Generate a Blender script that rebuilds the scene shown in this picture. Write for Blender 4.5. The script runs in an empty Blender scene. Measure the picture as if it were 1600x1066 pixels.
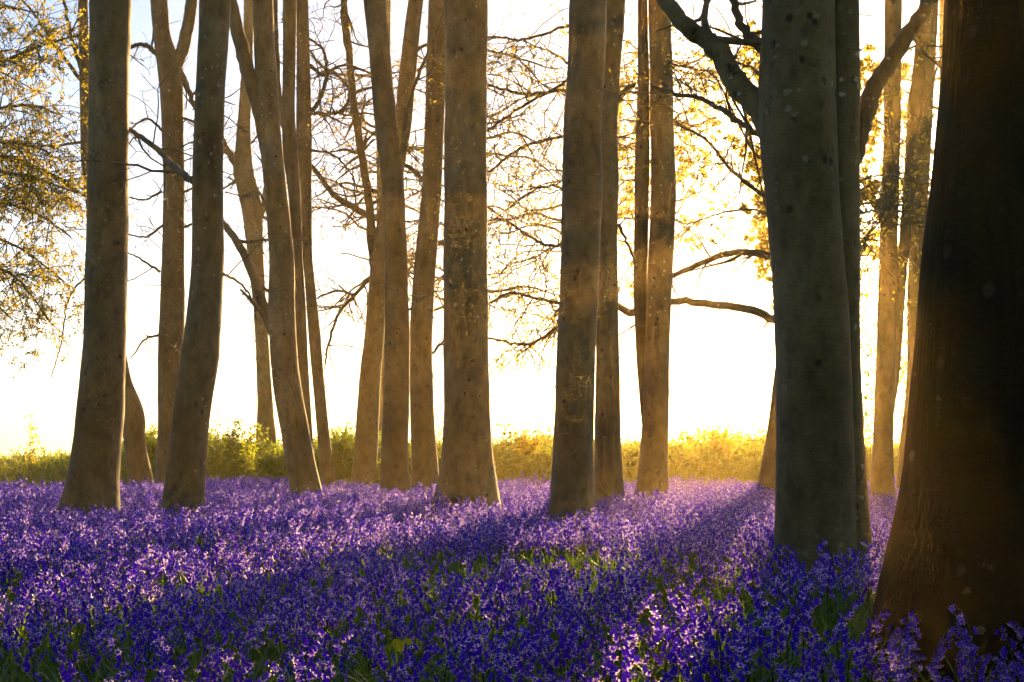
import bpy, math, random
import numpy as np
from mathutils import Vector, Matrix, Euler

# ------------------------------------------------------------------ camera, sky, sun, exposure
SC = bpy.context.scene
COL = SC.collection
W, H, F = 1600.0, 1066.0, 2222.0          # photograph frame, focal length in its pixels (50 mm)
CAM_Z, HORIZON = 1.0, 705.0
PITCH = math.atan((HORIZON - H / 2) / F)
cam_d = bpy.data.cameras.new('camera'); cam = bpy.data.objects.new('camera', cam_d); COL.objects.link(cam)
cam_d.sensor_width = 36; cam_d.lens = 50; cam_d.clip_end = 3000; cam_d.clip_start = 0.05
cam.location = (0, 0, CAM_Z); cam.rotation_euler = (math.radians(90) + PITCH, 0, 0)
SC.camera = cam

def ray(px, py):
    u, v = (px - W / 2) / F, (H / 2 - py) / F
    c, s = math.cos(PITCH), math.sin(PITCH)
    return np.array([u, c - s * v, s + c * v])
def at(px, py, Y):
    r = ray(px, py)
    return np.array([0, 0, CAM_Z]) + r * (Y / r[1])

sd = ray(1341, 300); sd = sd / np.linalg.norm(sd)
SUN_EL, SUN_AZ = math.asin(sd[2]), math.atan2(sd[0], sd[1])
world = bpy.data.worlds.new('World'); SC.world = world; world.use_nodes = True
wn = world.node_tree; bg = wn.nodes['Background']
sky = wn.nodes.new('ShaderNodeTexSky'); sky.sky_type = 'NISHITA'; sky.sun_disc = False
sky.sun_elevation = SUN_EL; sky.sun_rotation = SUN_AZ
sky.air_density = 1.0; sky.dust_density = 0.8; sky.ozone_density = 3.5
wn.links.new(sky.outputs[0], bg.inputs['Color']); bg.inputs['Strength'].default_value = 0.06
sun_d = bpy.data.lights.new('sun', 'SUN'); sun_o = bpy.data.objects.new('sun', sun_d); COL.objects.link(sun_o)
sun_d.energy = 5.0; sun_d.angle = math.radians(0.5); sun_d.color = (1.0, 0.60, 0.21)
sun_o.rotation_euler = Vector(sd).to_track_quat('Z', 'Y').to_euler(); sun_o.location = (0, 0, 30)
SC.view_settings.view_transform = 'Standard'; SC.view_settings.look = 'None'
SC.view_settings.exposure = 2.0; SC.view_settings.gamma = 1.0
SC.view_settings.use_curve_mapping = False
SC.render.engine = 'CYCLES'
cy = SC.cycles
cy.use_denoising = True; cy.max_bounces = 6; cy.diffuse_bounces = 2; cy.glossy_bounces = 2
cy.transmission_bounces = 4; cy.volume_bounces = 0; cy.use_light_tree = False; cy.transparent_max_bounces = 6
cy.sample_clamp_indirect = 6.0; cy.use_adaptive_sampling = True; cy.adaptive_threshold = 0.02
HAZE_DENSITY, HAZE_G = 0.0017, 0.80

# ------------------------------------------------------------------ helpers
RNG = np.random.default_rng(11)
def props(o, label=None, cat=None, group=None, kind=None):
    if label: o['label'] = label
    if cat: o['category'] = cat
    if group: o['group'] = group
    if kind: o['kind'] = kind
    return o
def link(o, parent=None):
    COL.objects.link(o)
    if parent is not None: o.parent = parent
    return o
def empty(name, loc):
    o = bpy.data.objects.new(name, None); o.location = loc; o.empty_display_size = 0.2
    return link(o)

class MB:
    """collects verts and faces (with a material index) for one mesh"""
    def __init__(s): s.v = []; s.q = []; s.n = 0; s.mi = []
    def add(s, verts, faces, mi=0):
        verts = np.asarray(verts, float).reshape(-1, 3)
        s.v.append(verts)
        for k in (3, 4):
            fk = [f for f in faces if len(f) == k]
            if fk:
                s.q.append((k, np.array(fk, int) + s.n)); s.mi.append((k, np.full(len(fk), mi)))
        s.n += len(verts)
    def addnp(s, verts, fq, mi=0):
        s.v.append(verts); s.q.append((fq.shape[1], fq + s.n)); s.mi.append((fq.shape[1], np.full(len(fq), mi)))
        s.n += len(verts)
    def tube(s, P, R, sides, mi=0, cap=True, warp=None):
        P = np.asarray(P, float); R = np.asarray(R, float); n = len(P)
        T = np.gradient(P, axis=0); T /= (np.linalg.norm(T, axis=1)[:, None] + 1e-9)
        ref = np.array([1.0, 0, 0]) if abs(T[:, 0]).mean() < 0.75 else np.array([0, 0, 1.0])
        A = ref - (T @ ref)[:, None] * T; A /= (np.linalg.norm(A, axis=1)[:, None] + 1e-9)
        B = np.cross(T, A)
        th = np.arange(sides) * 2 * math.pi / sides
        RR = R[:, None] * np.ones(sides)
        if warp is not None: RR = RR * warp(P, th)
        V = P[:, None, :] + RR[:, :, None] * (np.cos(th)[None, :, None] * A[:, None, :] + np.sin(th)[None, :, None] * B[:, None, :])
        i = np.arange(n - 1)[:, None] * sides; j = np.arange(sides)[None, :]; j2 = (j + 1) % sides
        fq = np.stack([i + j, i + j2, i + sides + j2, i + sides + j], -1).reshape(-1, 4)
        V = V.reshape(-1, 3)
        s.addnp(V, fq, mi)
        if cap:
            base = s.n - sides
            s.v.append(P[-1:] + T[-1:] * R[-1]); s.n += 1
            tri = np.stack([base + np.arange(sides), base + (np.arange(sides) + 1) % sides, np.full(sides, s.n - 1)], -1)
            s.q.append((3, tri)); s.mi.append((3, np.full(sides, mi)))
    def mesh(s, name, mats, smooth=True):
        me = bpy.data.meshes.new(name)
        V = np.concatenate(s.v) if s.v else np.zeros((0, 3))
        loops = np.concatenate([f.ravel() for k, f in s.q]) if s.q else np.zeros(0, int)
        tot = np.concatenate([np.full(len(f), k) for k, f in s.q]) if s.q else np.zeros(0, int)
        mi = np.concatenate([m for k, m in s.mi]) if s.mi else np.zeros(0, int)
        me.vertices.add(len(V)); me.vertices.foreach_set('co', V.astype(np.float32).ravel())
        me.loops.add(len(loops)); me.loops.foreach_set('vertex_index', loops.astype(np.int32))
        me.polygons.add(len(tot))
        start = np.concatenate([[0], np.cumsum(tot)[:-1]]) if len(tot) else np.zeros(0, int)
        me.polygons.foreach_set('loop_start', start.astype(np.int32))
        me.polygons.foreach_set('material_index', mi.astype(np.int32))
        me.polygons.foreach_set('use_smooth', np.full(len(tot), smooth))
        for m in mats: me.materials.append(m)
        me.update(calc_edges=True); me.validate()
        return me
    def build(s, name, mats, parent=None, smooth=True):
        if not isinstance(mats, (list, tuple)): mats = [mats]
        return link(bpy.data.objects.new(name, s.mesh(name, mats, smooth)), parent)

def resample(R, step=0.10, win=0.34):
    """rows x, y, z, radius sorted by z -> even steps in z, kinks rounded off"""
    z = np.arange(R[0, 2], R[-1, 2], step); k = max(1, int(win / step)); pad = k * step
    zz = np.concatenate([z[0] - step * np.arange(k, 0, -1), z, z[-1] + step * np.arange(1, k + 1)])
    out = np.empty((len(z), 4)); ker = np.hanning(2 * k + 3)[1:-1]; ker /= ker.sum()
    for c in range(4):
        v = zz.copy() if c == 2 else np.interp(zz, R[:, 2], R[:, c])
        if c != 2:
            v[:k] = 2 * v[k] - v[2 * k:k:-1]; v[-k:] = 2 * v[-k - 1] - v[-k - 2:-2 * k - 2:-1]
        out[:, c] = np.convolve(v, ker, 'valid')
    return out
def spline(P, n):
    """Catmull-Rom through control rows (any number of columns)"""
    P = np.asarray(P, float)
    Q = np.vstack([2 * P[0] - P[1], P, 2 * P[-1] - P[-2]])
    t = np.linspace(0, len(P) - 1, n); k = np.minimum(t.astype(int), len(P) - 2); u = (t - k)[:, None]
    a, b, c, d = Q[k], Q[k + 1], Q[k + 2], Q[k + 3]
    return 0.5 * (2 * b + (c - a) * u + (2 * a - 5 * b + 4 * c - d) * u ** 2 + (3 * b - a - 3 * c + d) * u ** 3)

# ------------------------------------------------------------------ materials
def new_mat(name):
    m = bpy.data.materials.new(name); m.use_nodes = True
    nt = m.node_tree; nt.nodes.clear()
    return m, nt, nt.nodes.new('ShaderNodeOutputMaterial')
def N(nt, t, **kw):
    n = nt.nodes.new(t)
    for k, v in kw.items():
        if k in n.inputs: n.inputs[k].default_value = v
        else: setattr(n, k, v)
    return n
def ramp(nt, fac, stops, interp='LINEAR'):
    r = nt.nodes.new('ShaderNodeValToRGB'); cr = r.color_ramp; cr.interpolation = interp
    while len(cr.elements) < len(stops): cr.elements.new(0.5)
    for e, (p, c) in zip(cr.elements, stops):
        e.position = p; e.color = (*c, 1) if len(c) == 3 else c
    nt.links.new(fac, r.inputs[0]); return r.outputs[0]
def mix(nt, fac, a, b, mode='MIX'):
    m = nt.nodes.new('ShaderNodeMix'); m.data_type = 'RGBA'; m.blend_type = mode
    for sock, val in ((m.inputs[0], fac), (m.inputs[6], a), (m.inputs[7], b)):
        if hasattr(val, 'links'): nt.links.new(val, sock)
        else: sock.default_value = val if not isinstance(val, tuple) or len(val) == 4 else (*val, 1)
    return m.outputs[2]

def bark_material(name='beech_bark', tone=1.0, furrow=0.0):
    m, nt, out = new_mat(name); L = nt.links.new
    tc = N(nt, 'ShaderNodeTexCoord'); oi = N(nt, 'ShaderNodeObjectInfo')
    def mapped(sx, sy, sz):
        mp = N(nt, 'ShaderNodeMapping'); mp.inputs['Scale'].default_value = (sx, sy, sz); L(tc.outputs['Object'], mp.inputs[0]); return mp.outputs[0]
    n1 = N(nt, 'ShaderNodeTexNoise', Scale=2.2, Detail=6.0, Roughness=0.6); L(mapped(1, 1, 0.45), n1.inputs['Vector'])
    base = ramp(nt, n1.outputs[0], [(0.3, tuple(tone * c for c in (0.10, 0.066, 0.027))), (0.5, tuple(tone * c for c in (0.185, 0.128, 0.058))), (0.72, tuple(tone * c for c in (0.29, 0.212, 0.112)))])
    # green algae in streaks
    n2 = N(nt, 'ShaderNodeTexNoise', Scale=3.5, Detail=4.0); L(mapped(1.3, 1.3, 0.16), n2.inputs['Vector'])
    alg = ramp(nt, n2.outputs[0], [(0.52, (0, 0, 0)), (0.78, (0.55, 0.55, 0.55))])
    c = mix(nt, alg, base, tuple(tone * q for q in (0.12, 0.108, 0.035)))
    n5 = N(nt, 'ShaderNodeTexNoise', Scale=9.0, Detail=7.0, Roughness=0.7); L(mapped(1, 1, 0.7), n5.inputs['Vector'])
    c = mix(nt, 1.0, c, ramp(nt, n5.outputs[0], [(0.30, (0.55, 0.55, 0.53)), (0.5, (1, 1, 1)), (0.70, (1.2, 1.19, 1.15))]), 'MULTIPLY')
    # fine speckle
    n3 = N(nt, 'ShaderNodeTexNoise', Scale=70.0, Detail=3.0); L(tc.outputs['Object'], n3.inputs['Vector'])
    sp = ramp(nt, n3.outputs[0], [(0.3, (0.86, 0.86, 0.86)), (0.7, (1.12, 1.12, 1.12))])
    c = mix(nt, 1.0, c, sp, 'MULTIPLY')
    # dark eyes and scars
    v1 = N(nt, 'ShaderNodeTexVoronoi', Scale=6.5); v1.feature = 'F1'; L(mapped(1.0, 1.0, 0.8), v1.inputs['Vector'])
    eye = ramp(nt, v1.outputs['Distance'], [(0.10, (1, 1, 1)), (0.19, (0, 0, 0))])
    msk = N(nt, 'ShaderNodeTexNoise', Scale=1.3, Detail=1.0); L(tc.outputs['Object'], msk.inputs['Vector'])
    mk = ramp(nt, msk.outputs[0], [(0.42, (0, 0, 0)), (0.56, (0.85, 0.85, 0.85))])
    c = mix(nt, mix(nt, 1.0, eye, mk, 'MULTIPLY'), c, (0.035, 0.028, 0.018))
    # pale lichen discs, ragged edge
    wob = N(nt, 'ShaderNodeTexNoise', Scale=30.0, Detail=3.0); L(tc.outputs['Object'], wob.inputs['Vector'])
    vm = N(nt, 'ShaderNodeVectorMath', operation='MULTIPLY_ADD'); L(wob.outputs['Color'], vm.inputs[0]); vm.inputs[1].default_value = (0.045,) * 3; L(tc.outputs['Object'], vm.inputs[2])
    v2 = N(nt, 'ShaderNodeTexVoronoi', Scale=9.5); L(vm.outputs[0], v2.inputs['Vector'])
    sub = N(nt, 'ShaderNodeMath', operation='MULTIPLY_ADD'); L(v2.outputs['Color'], sub.inputs[0]); sub.inputs[1].default_value = -0.24; L(v2.outputs['Distance'], sub.inputs[2])
    lich = ramp(nt, sub.outputs[0], [(0.0, (1, 1, 1)), (0.03, (0, 0, 0))])
    m2 = N(nt, 'ShaderNodeTexNoise', Scale=1.1, Detail=1.5); L(mapped(1, 1, 0.6), m2.inputs['Vector'])
    mk2 = ramp(nt, m2.outputs[0], [(0.46, (0, 0, 0)), (0.56, (0.9, 0.9, 0.9))])
    mk2 = mix(nt, 1.0, mk2, ramp(nt, oi.outputs['Random'], [(0.15, (0.1, 0.1, 0.1)), (0.85, (1, 1, 1))]), 'MULTIPLY')
    c = mix(nt, mix(nt, 1.0, lich, mk2, 'MULTIPLY'), c, tuple(min(1, tone + 0.1) * q for q in (0.60, 0.55, 0.44)))
    # per-piece tone
    hv = N(nt, 'ShaderNodeHueSaturation'); L(c, hv.inputs['Color'])
    mr = N(nt, 'ShaderNodeMapRange'); L(oi.outputs['Random'], mr.inputs[0]); mr.inputs[3].default_value = 0.85; mr.inputs[4].default_value = 1.15
    L(mr.outputs[0], hv.inputs['Value'])
    bs = N(nt, 'ShaderNodeBsdfPrincipled', Roughness=0.9 if furrow else 0.75); L(hv.outputs[0], bs.inputs['Base Color'])
    bs.inputs['Specular IOR Level'].default_value = 0.1 if furrow else 0.3; bs.inputs['Sheen Weight'].default_value = 0.0 if furrow else 0.08; bs.inputs['Sheen Roughness'].default_value = 0.4
    # relief: horizontal wrinkles, fine grain, scars
    w1 = N(nt, 'ShaderNodeTexNoise', Scale=3.0, Detail=5.0, Roughness=0.65); L(mapped(0.9, 0.9, 9.0), w1.inputs['Vector'])
    w2 = N(nt, 'ShaderNodeTexNoise', Scale=38.0, Detail=4.0); L(tc.outputs['Object'], w2.inputs['Vector'])
    ad = N(nt, 'ShaderNodeMath', operation='MULTIPLY_ADD'); L(w2.outputs[0], ad.inputs[0]); ad.inputs[1].default_value = 0.18; L(w1.outputs[0], ad.inputs[2])
    b1 = N(nt, 'ShaderNodeBump', Strength=0.2 if furrow else 0.5, Distance=0.018); L(ad.outputs[0], b1.inputs['Height'])
    if furrow:
        fz = N(nt, 'ShaderNodeTexNoise', Scale=9.0, Detail=5.0, Roughness=0.6); L(mapped(1.6, 1.6, 0.14), fz.inputs['Vector'])
        b0 = N(nt, 'ShaderNodeBump', Strength=furrow, Distance=0.05); L(fz.outputs[0], b0.inputs['Height']); L(b0.outputs[0], b1.inputs['Normal'])
    b2 = N(nt, 'ShaderNodeBump', Strength=0.12 if furrow else 0.5, Distance=0.02, invert=True); L(eye, b2.inputs['Height']); L(b1.outputs[0], b2.inputs['Normal'])
    L(b2.outputs[0], bs.inputs['Normal'])
    L(bs.outputs[0], out.inputs[0]); return m

def leafy(name, c1, c2, trans, trans_col=None, rough=0.5, gloss=0.06, scale=30.0):
    m, nt, out = new_mat(name); L = nt.links.new
    oi = N(nt, 'ShaderNodeObjectInfo'); geo = N(nt, 'ShaderNodeNewGeometry')
    tc = N(nt, 'ShaderNodeTexCoord')
    nz = N(nt, 'ShaderNodeTexNoise', Scale=scale, Detail=2.0); L(tc.outputs['Object'], nz.inputs['Vector'])
    av = N(nt, 'ShaderNodeMath', operation='ADD'); L(oi.outputs['Random'], av.inputs[0]); L(geo.outputs['Random Per Island'], av.inputs[1])
    av2 = N(nt, 'ShaderNodeMath', operation='MULTIPLY_ADD'); L(av.outputs[0], av2.inputs[0]); av2.inputs[1].default_value = 0.35
    sc = N(nt, 'ShaderNodeMath', operation='MULTIPLY'); L(nz.outputs[0], sc.inputs[0]); sc.inputs[1].default_value = 0.3
    L(sc.outputs[0], av2.inputs[2])
    c = mix(nt, av2.outputs[0], c1, c2)
    df = N(nt, 'ShaderNodeBsdfDiffuse'); L(c, df.inputs[0])
    tr = N(nt, 'ShaderNodeBsdfTranslucent')
    if len(trans_col or ()) == 4: tr.inputs[0].default_value = trans_col
    elif trans_col: L(mix(nt, 1.0, c, trans_col, 'MULTIPLY'), tr.inputs[0])
    else: L(c, tr.inputs[0])
    mx = N(nt, 'ShaderNodeMixShader'); mx.inputs[0].default_value = trans
    L(df.outputs[0], mx.inputs[1]); L(tr.outputs[0], mx.inputs[2])
    gl = N(nt, 'ShaderNodeBsdfGlossy', Roughness=rough); gl.inputs[0].default_value = (1, 1, 1, 1)
    mx2 = N(nt, 'ShaderNodeMixShader'); fr = N(nt, 'ShaderNodeFresnel', IOR=1.35); fm = N(nt, 'ShaderNodeMath', operation='MULTIPLY'); L(fr.outputs[0], fm.inputs[0]); fm.inputs[1].default_value = 2.2 * gloss; L(fm.outputs[0], mx2.inputs[0])
    L(mx.outputs[0], mx2.inputs[1]); L(gl.outputs[0], mx2.inputs[2]); L(mx2.outputs[0], out.inputs[0]); return m

def soil_material():
    m, nt, out = new_mat('woodland_soil'); L = nt.links.new
    tc = N(nt, 'ShaderNodeTexCoord')
    n1 = N(nt, 'ShaderNodeTexNoise', Scale=1.2, Detail=8.0, Roughness=0.65); L(tc.outputs['Object'], n1.inputs['Vector'])
    n2 = N(nt, 'ShaderNodeTexNoise', Scale=14.0, Detail=5.0); L(tc.outputs['Object'], n2.inputs['Vector'])
    c = ramp(nt, n1.outputs[0], [(0.3, (0.018, 0.022, 0.008)), (0.55, (0.035, 0.045, 0.012)), (0.75, (0.06, 0.045, 0.022))])
    c = mix(nt, 1.0, c, ramp(nt, n2.outputs[0], [(0.3, (0.6, 0.6, 0.6)), (0.7, (1.4, 1.4, 1.4))]), 'MULTIPLY')
    bs = N(nt, 'ShaderNodeBsdfPrincipled', Roughness=0.95); L(c, bs.inputs['Base Color'])
    b = N(nt, 'ShaderNodeBump', Strength=0.8, Distance=0.05); L(n2.outputs[0], b.inputs['Height']); L(b.outputs[0], bs.inputs['Normal'])
    L(bs.outputs[0], out.inputs[0]); return m

M_BARK = bark_material(tone=1.15)
M_SHADED_BARK = bark_material('furrowed_bark_shaded', 0.05, 0.35)  # furrowed bark, blackened so the near trunk's shade sits in its colour
M_PETAL = leafy('bluebell_petal', (0.012, 0.006, 0.60), (0.05, 0.015, 0.74), 0.58, (0.28, 0.085, 0.97, 1), 0.35, 0.025, 60)
M_TIP = leafy('bluebell_petal_tip', (0.04, 0.015, 0.62), (0.16, 0.06, 0.80), 0.88, (0.98, 0.78, 0.98, 1), 0.35, 0.04, 60)
M_STEM = leafy('bluebell_stem', (0.06, 0.09, 0.03), (0.09, 0.10, 0.06), 0.3, None, 0.4, 0.05)
M_BLADE = leafy('bluebell_leaf', (0.03, 0.11, 0.018), (0.06, 0.16, 0.02), 0.5, (0.20, 0.32, 0.02, 1), 0.45, 0.03, 12)
M_GRASS = leafy('grass_blade', (0.06, 0.16, 0.015), (0.13, 0.24, 0.03), 0.5, (0.32, 0.33, 0.03, 1), 0.5, 0.05, 12)
M_BRAMBLE = leafy('bramble_leaf', (0.05, 0.14, 0.018), (0.12, 0.24, 0.03), 0.55, (0.36, 0.44, 0.03, 1), 0.4, 0.07, 12)
M_SPRING = leafy('spring_leaf', (0.10, 0.13, 0.012), (0.19, 0.20, 0.02), 0.72, (0.66, 0.52, 0.04, 1), 0.45, 0.05, 12)
M_LIME = leafy('lime_leaf', (0.11, 0.19, 0.015), (0.2, 0.26, 0.025), 0.65, (0.42, 0.46, 0.03, 1), 0.45, 0.05, 12)
M_STRAW = leafy('dry_straw', (0.30, 0.22, 0.08), (0.42, 0.32, 0.14), 0.3, None, 0.5, 0.05, 12)
M_SOIL = soil_material()

# ------------------------------------------------------------------ ground
def smooth(a, b, x):
    t = np.clip((x - a) / (b - a), 0, 1); return t * t * (3 - 2 * t)
def bank_h(x):
    return 0.42 + 0.42 * smooth(-11.5, -8.0, x) + 0.10 * np.sin(x * 0.55 + 1) + 0.06 * np.sin(x * 1.4)
def ground_z(x, y):
    x = np.asarray(x, float); y = np.asarray(y, float)
    up = smooth(30.0, 35.5, y); dn = smooth(37.5, 62.0, y)
    z = up * bank_h(x) * (1 - dn) - 2.5 * dn
    z = z + 0.035 * np.sin(x * 0.9 + y * 0.35) * np.sin(y * 0.55 - x * 0.2) * (1 - dn)
    return z
gx = np.concatenate([[-900, -400, -160, -90, -60], np.arange(-40, 40.1, 0.8), [60, 90, 160, 400, 900]])
gy = np.concatenate([[-300, -120, -40, -15], np.arange(-6, 64, 0.8), [75, 100, 160, 300, 600, 1000]])
GX, GY = np.meshgrid(gx, gy); GZ = ground_z(GX, GY)
g = MB(); nx = len(gx)
i = (np.arange(len(gy) - 1)[:, None] * nx + np.arange(nx - 1)[None, :]).ravel()
g.addnp(np.stack([GX, GY, GZ], -1).reshape(-1, 3), np.stack([i, i + 1, i + nx + 1, i + nx], -1))
props(g.build('ground', M_SOIL), 'dark woodland soil under the flowers rising to a bank', 'ground', kind='structure')

# ------------------------------------------------------------------ branching
def grow(acc, leaves, p, d, length, r, level, rng, gnarl=0.22, lift=0.0, leafy_n=0, dens=1.0, minr=0.0052):
    """a wandering branch with its side twigs; adds tubes to acc and leaf seats to leaves"""
    nseg = max(3, min(12, int(length / 0.16)))
    st = length / nseg
    P = np.empty((nseg + 1, 3)); P[0] = p; d = d / np.linalg.norm(d)
    D = np.empty((nseg + 1, 3)); D[0] = d
    wob = rng.normal(0, gnarl, (nseg, 3)); wob[:, 2] += lift
    for k in range(nseg):
        d = d + wob[k]; d = d / math.sqrt(d @ d)
        P[k + 1] = P[k] + d * st; D[k + 1] = d
    R = np.linspace(r, max(r * 0.35, minr), nseg + 1)
    acc.tube(P, R, 3 if r < 0.008 else (5 if r < 0.03 else 8), cap=False)
    if level <= 0:
        for _ in range(leafy_n):
            k = rng.integers(1, nseg + 1); leaves.append(P[k] + rng.normal(0, 0.02, 3))
        return
    n = max(2, int(length * dens * (3.2 if level > 1 else 5.0) * rng.uniform(0.7, 1.3)))
    for _ in range(min(n, 14)):
        t = rng.uniform(0.18, 1.0); k = min(nseg, int(t * nseg) + 1)
        side = rng.normal(0, 1, 3); side -= (side @ D[k]) * D[k]; side /= np.linalg.norm(side) + 1e-6
        nd = D[k] * rng.uniform(0.3, 0.9) + side * rng.uniform(0.6, 1.1); nd[2] += lift
        grow(acc, leaves, P[k], nd, length * rng.uniform(0.28, 0.6) * (1 - 0.35 * t), max(minr, R[k] * rng.uniform(0.35, 0.6)), level - 1, rng, gnarl * 1.1, lift, leafy_n, dens, minr)

def leaf_mesh(acc, pts, size, rng, mi=0):
    pts = np.asarray(pts, float); n = len(pts)
    if not n: return
    d = rng.normal(0, 1, (n, 3)); d[:, 2] -= 0.25; d /= np.linalg.norm(d, axis=1)[:, None]
    u = rng.normal(0, 1, (n, 3)); u -= (u * d).sum(1)[:, None] * d; u /= np.linalg.norm(u, axis=1)[:, None]
    w = np.cross(d, u); s = (size * rng.uniform(0.6, 1.3, n))[:, None]
    V = np.stack([pts, pts + s * (0.45 * d + 0.3 * u + 0.07 * w), pts + s * d, pts + s * (0.45 * d - 0.3 * u + 0.07 * w)], 1).reshape(-1, 3)
    b = np.arange(n)[:, None] * 4
    acc.addnp(V, np.concatenate([b + np.array([[0, 1, 2]]), b + np.array([[0, 2, 3]])]), mi)

class Tree:
    """one tree: an Empty at its base; trunk, limbs, crown of twigs and its leaves are parts"""
    def __init__(s, name, label, Y, base_px, seed, group=None):
        s.rng = np.random.default_rng(seed); s.Y = Y; s.seed = seed
        b = at(base_px, 700, Y); s.base = np.array([b[0], Y, float(ground_z(b[0], Y))])
        s.root = empty(name, s.base); props(s.root, label, 'tree', group)
        s.crown = MB(); s.leaves = []; s.high = []; s.bark = M_BARK; s.leaf_size = 0.055; s.leaf_mat = M_SPRING
    def rows(s, pts, dy=0.0):
        """(py, xl, xr) pixel rows -> x, y, z, radius in metres at this tree's distance"""
        out = []
        for py, xl, xr in pts:
            c = at((xl + xr) / 2, py, s.Y + dy); out.append([*c, (xr - xl) / 2 * (s.Y + dy) / F])
        return np.array(out)
    def trunk(s, pts, top=15.0, dy=0.0, flare=1.0, name='trunk', sides=24, to_ground=True, lean_y=0.0, soften=1.0):
        R = s.rows(pts, dy)
        R = R[np.argsort(R[:, 2])]
        if to_ground:
            gz = s.base[2]
            lo = R[0].copy(); slope = (R[1] - R[0]) / max(0.05, R[1, 2] - R[0, 2])
            dz = R[0, 2] - (gz - 0.25)
            if dz > 0.05:
                lo[:2] = R[0, :2] - slope[:2] * dz * 0.6; lo[2] = gz - 0.25; lo[3] = R[0, 3] * (1 + 0.22 * flare)
                R = np.vstack([lo, R])
        if top and R[-1, 2] < top:                       # carries on above the frame
            a, b = R[-2], R[-1]; sl = (b - a)[:2] / (b[2] - a[2]); n = 3
            for k in range(1, n + 1):
                z = b[2] + (top - b[2]) * k / n
                R = np.vstack([R, [*(b[:2] + sl * (z - b[2]) * 0.6 + s.rng.normal(0, 0.05, 2)), z, b[3] * (1 - 0.75 * k / n)]])
        R[:, 1] += lean_y * (R[:, 2] - s.base[2])
        S = resample(R)
        S[:, 3] = np.maximum(S[:, 3], 0.008)
        ph = s.rng.uniform(0, 6.28, 8)
        gz = s.base[2]
        def warp(P, th):
            z = (P[:, 2] - gz)[:, None]; t = th[None, :]
            w = 1 + 0.022 * soften * (np.sin(2 * t + 1.1 * z + ph[0]) + 0.8 * np.sin(3 * t - 0.9 * z + ph[1]) + 0.6 * np.sin(5 * t + 2.3 * z + ph[2]) + 0.5 * np.sin(t + 5.1 * z + ph[3]) + 0.35 * np.sin(4 * t + 11 * z + ph[6]))
            root = np.exp(-np.clip(z, 0, 9) / 0.28) * flare
            return w + root * (0.10 + 0.16 * np.maximum(0, np.sin(4 * t + ph[4])) + 0.10 * np.sin(3 * t + ph[5]))
        m = MB(); m.tube(S[:, :3] - s.base, S[:, 3], sides, warp=warp)
        m.build(name, s.bark, s.root)
        s.axis = S
        return S
    def limb(s, px, w0, w1, dy=0.0, dy_end=0.0, level=2, dens=1.0, leafy_n=0, gnarl=0.18, lift=-0.02, twigs=True, wander=0.03, sublen=(0.5, 1.4), n=None, name='limb', start=0.1):
        """pixel polyline from the root of the limb outwards"""
        k = len(px); ys = np.linspace(s.Y + dy, s.Y + dy_end, k)
        C = np.array([at(x, y, yy) for (x, y), yy in zip(px, ys)])
        R = np.linspace(w0, w1, k) / 2 * s.Y / F
        S = spline(np.column_stack([C, R]), max(8, k * 5))
        S[2:-1, :3] += s.rng.normal(0, wander * 0.25, (len(S) - 3, 3))
        m = MB(); m.tube(S[:, :3] - s.base, np.maximum(S[:, 3], 0.004), 12 if w0 > 8 else 7)
        m.build(name, M_BARK, s.root)
        if twigs:
            L = np.linalg.norm(np.diff(S[:, :3], axis=0), axis=1).sum()
            cnt = n if n is not None else int(L * 5.5 * dens)
            for _ in range(cnt):
                j = s.rng.integers(int(len(S) * start), len(S)); T = S[min(j + 1, len(S) - 1), :3] - S[max(j - 1, 0), :3]; T /= np.linalg.norm(T)
                d = T * s.rng.uniform(0.1, 0.8) + s.rng.normal(0, 0.7, 3); d[2] += lift * 4
                grow(s.crown, s.leaves, S[j, :3] - s.base, d, s.rng.uniform(*sublen), max(0.004, S[j, 3] * s.rng.uniform(0.3, 0.55)), level - 1, s.rng, gnarl, lift, leafy_n, 1.0)
        return S
    def shoots(s, n, z0, z1, length=(0.6, 1.6), r=0.009, level=1, leafy_n=0, lift=0.0, toward=None, gnarl=0.25, dens=1.0):
        """thin side branches straight off the trunk between two heights"""
        ok = np.where((s.axis[:, 2] > z0) & (s.axis[:, 2] < z1))[0]
        for _ in range(n):
            j = s.rng.choice(ok); a = s.rng.uniform(0, 6.283)
            d = np.array([math.cos(a), math.sin(a) * 0.7, s.rng.uniform(-0.2, 0.5)])
            if toward is not None: d = np.array(toward, float) + s.rng.normal(0, 0.35, 3)
            grow(s.crown, s.leaves, s.axis[j, :3] - s.base, d, s.rng.uniform(*length), r * s.rng.uniform(0.6, 1.3), level, s.rng, gnarl, lift, leafy_n, dens)
    def top(s, n=9, z0=9.5, spread=3.0, leafy_n=16):
        """limbs of the crown, mostly above the frame"""
        ok = np.where(s.axis[:, 2] > max(z0, 1.5 + 0.335 * s.Y))[0]; lv = []
        for _ in range(n):
            j = s.rng.choice(ok); a = s.rng.uniform(0, 6.283)
            d = np.array([math.cos(a), math.sin(a), s.rng.uniform(0.5, 1.2)])
            grow(s.crown, lv, s.axis[j, :3] - s.base, d, s.rng.uniform(0.6, 1.2) * spread, max(0.02, s.axis[j, 3] * 0.6), 2, s.rng, 0.16, 0.03, leafy_n, 0.55)
        s.high = lv
    def finish(s):
        if not s.crown.n: return
        c = s.crown.build('crown', M_BARK, s.root)
        if s.leaves or s.high:
            m = MB(); leaf_mesh(m, s.leaves, s.leaf_size, s.rng); leaf_mesh(m, s.high, 0.15, s.rng); f = m.build('foliage', s.leaf_mat, c, smooth=False); f['kind'] = 'stuff'

G1 = None
TREES = {}
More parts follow.
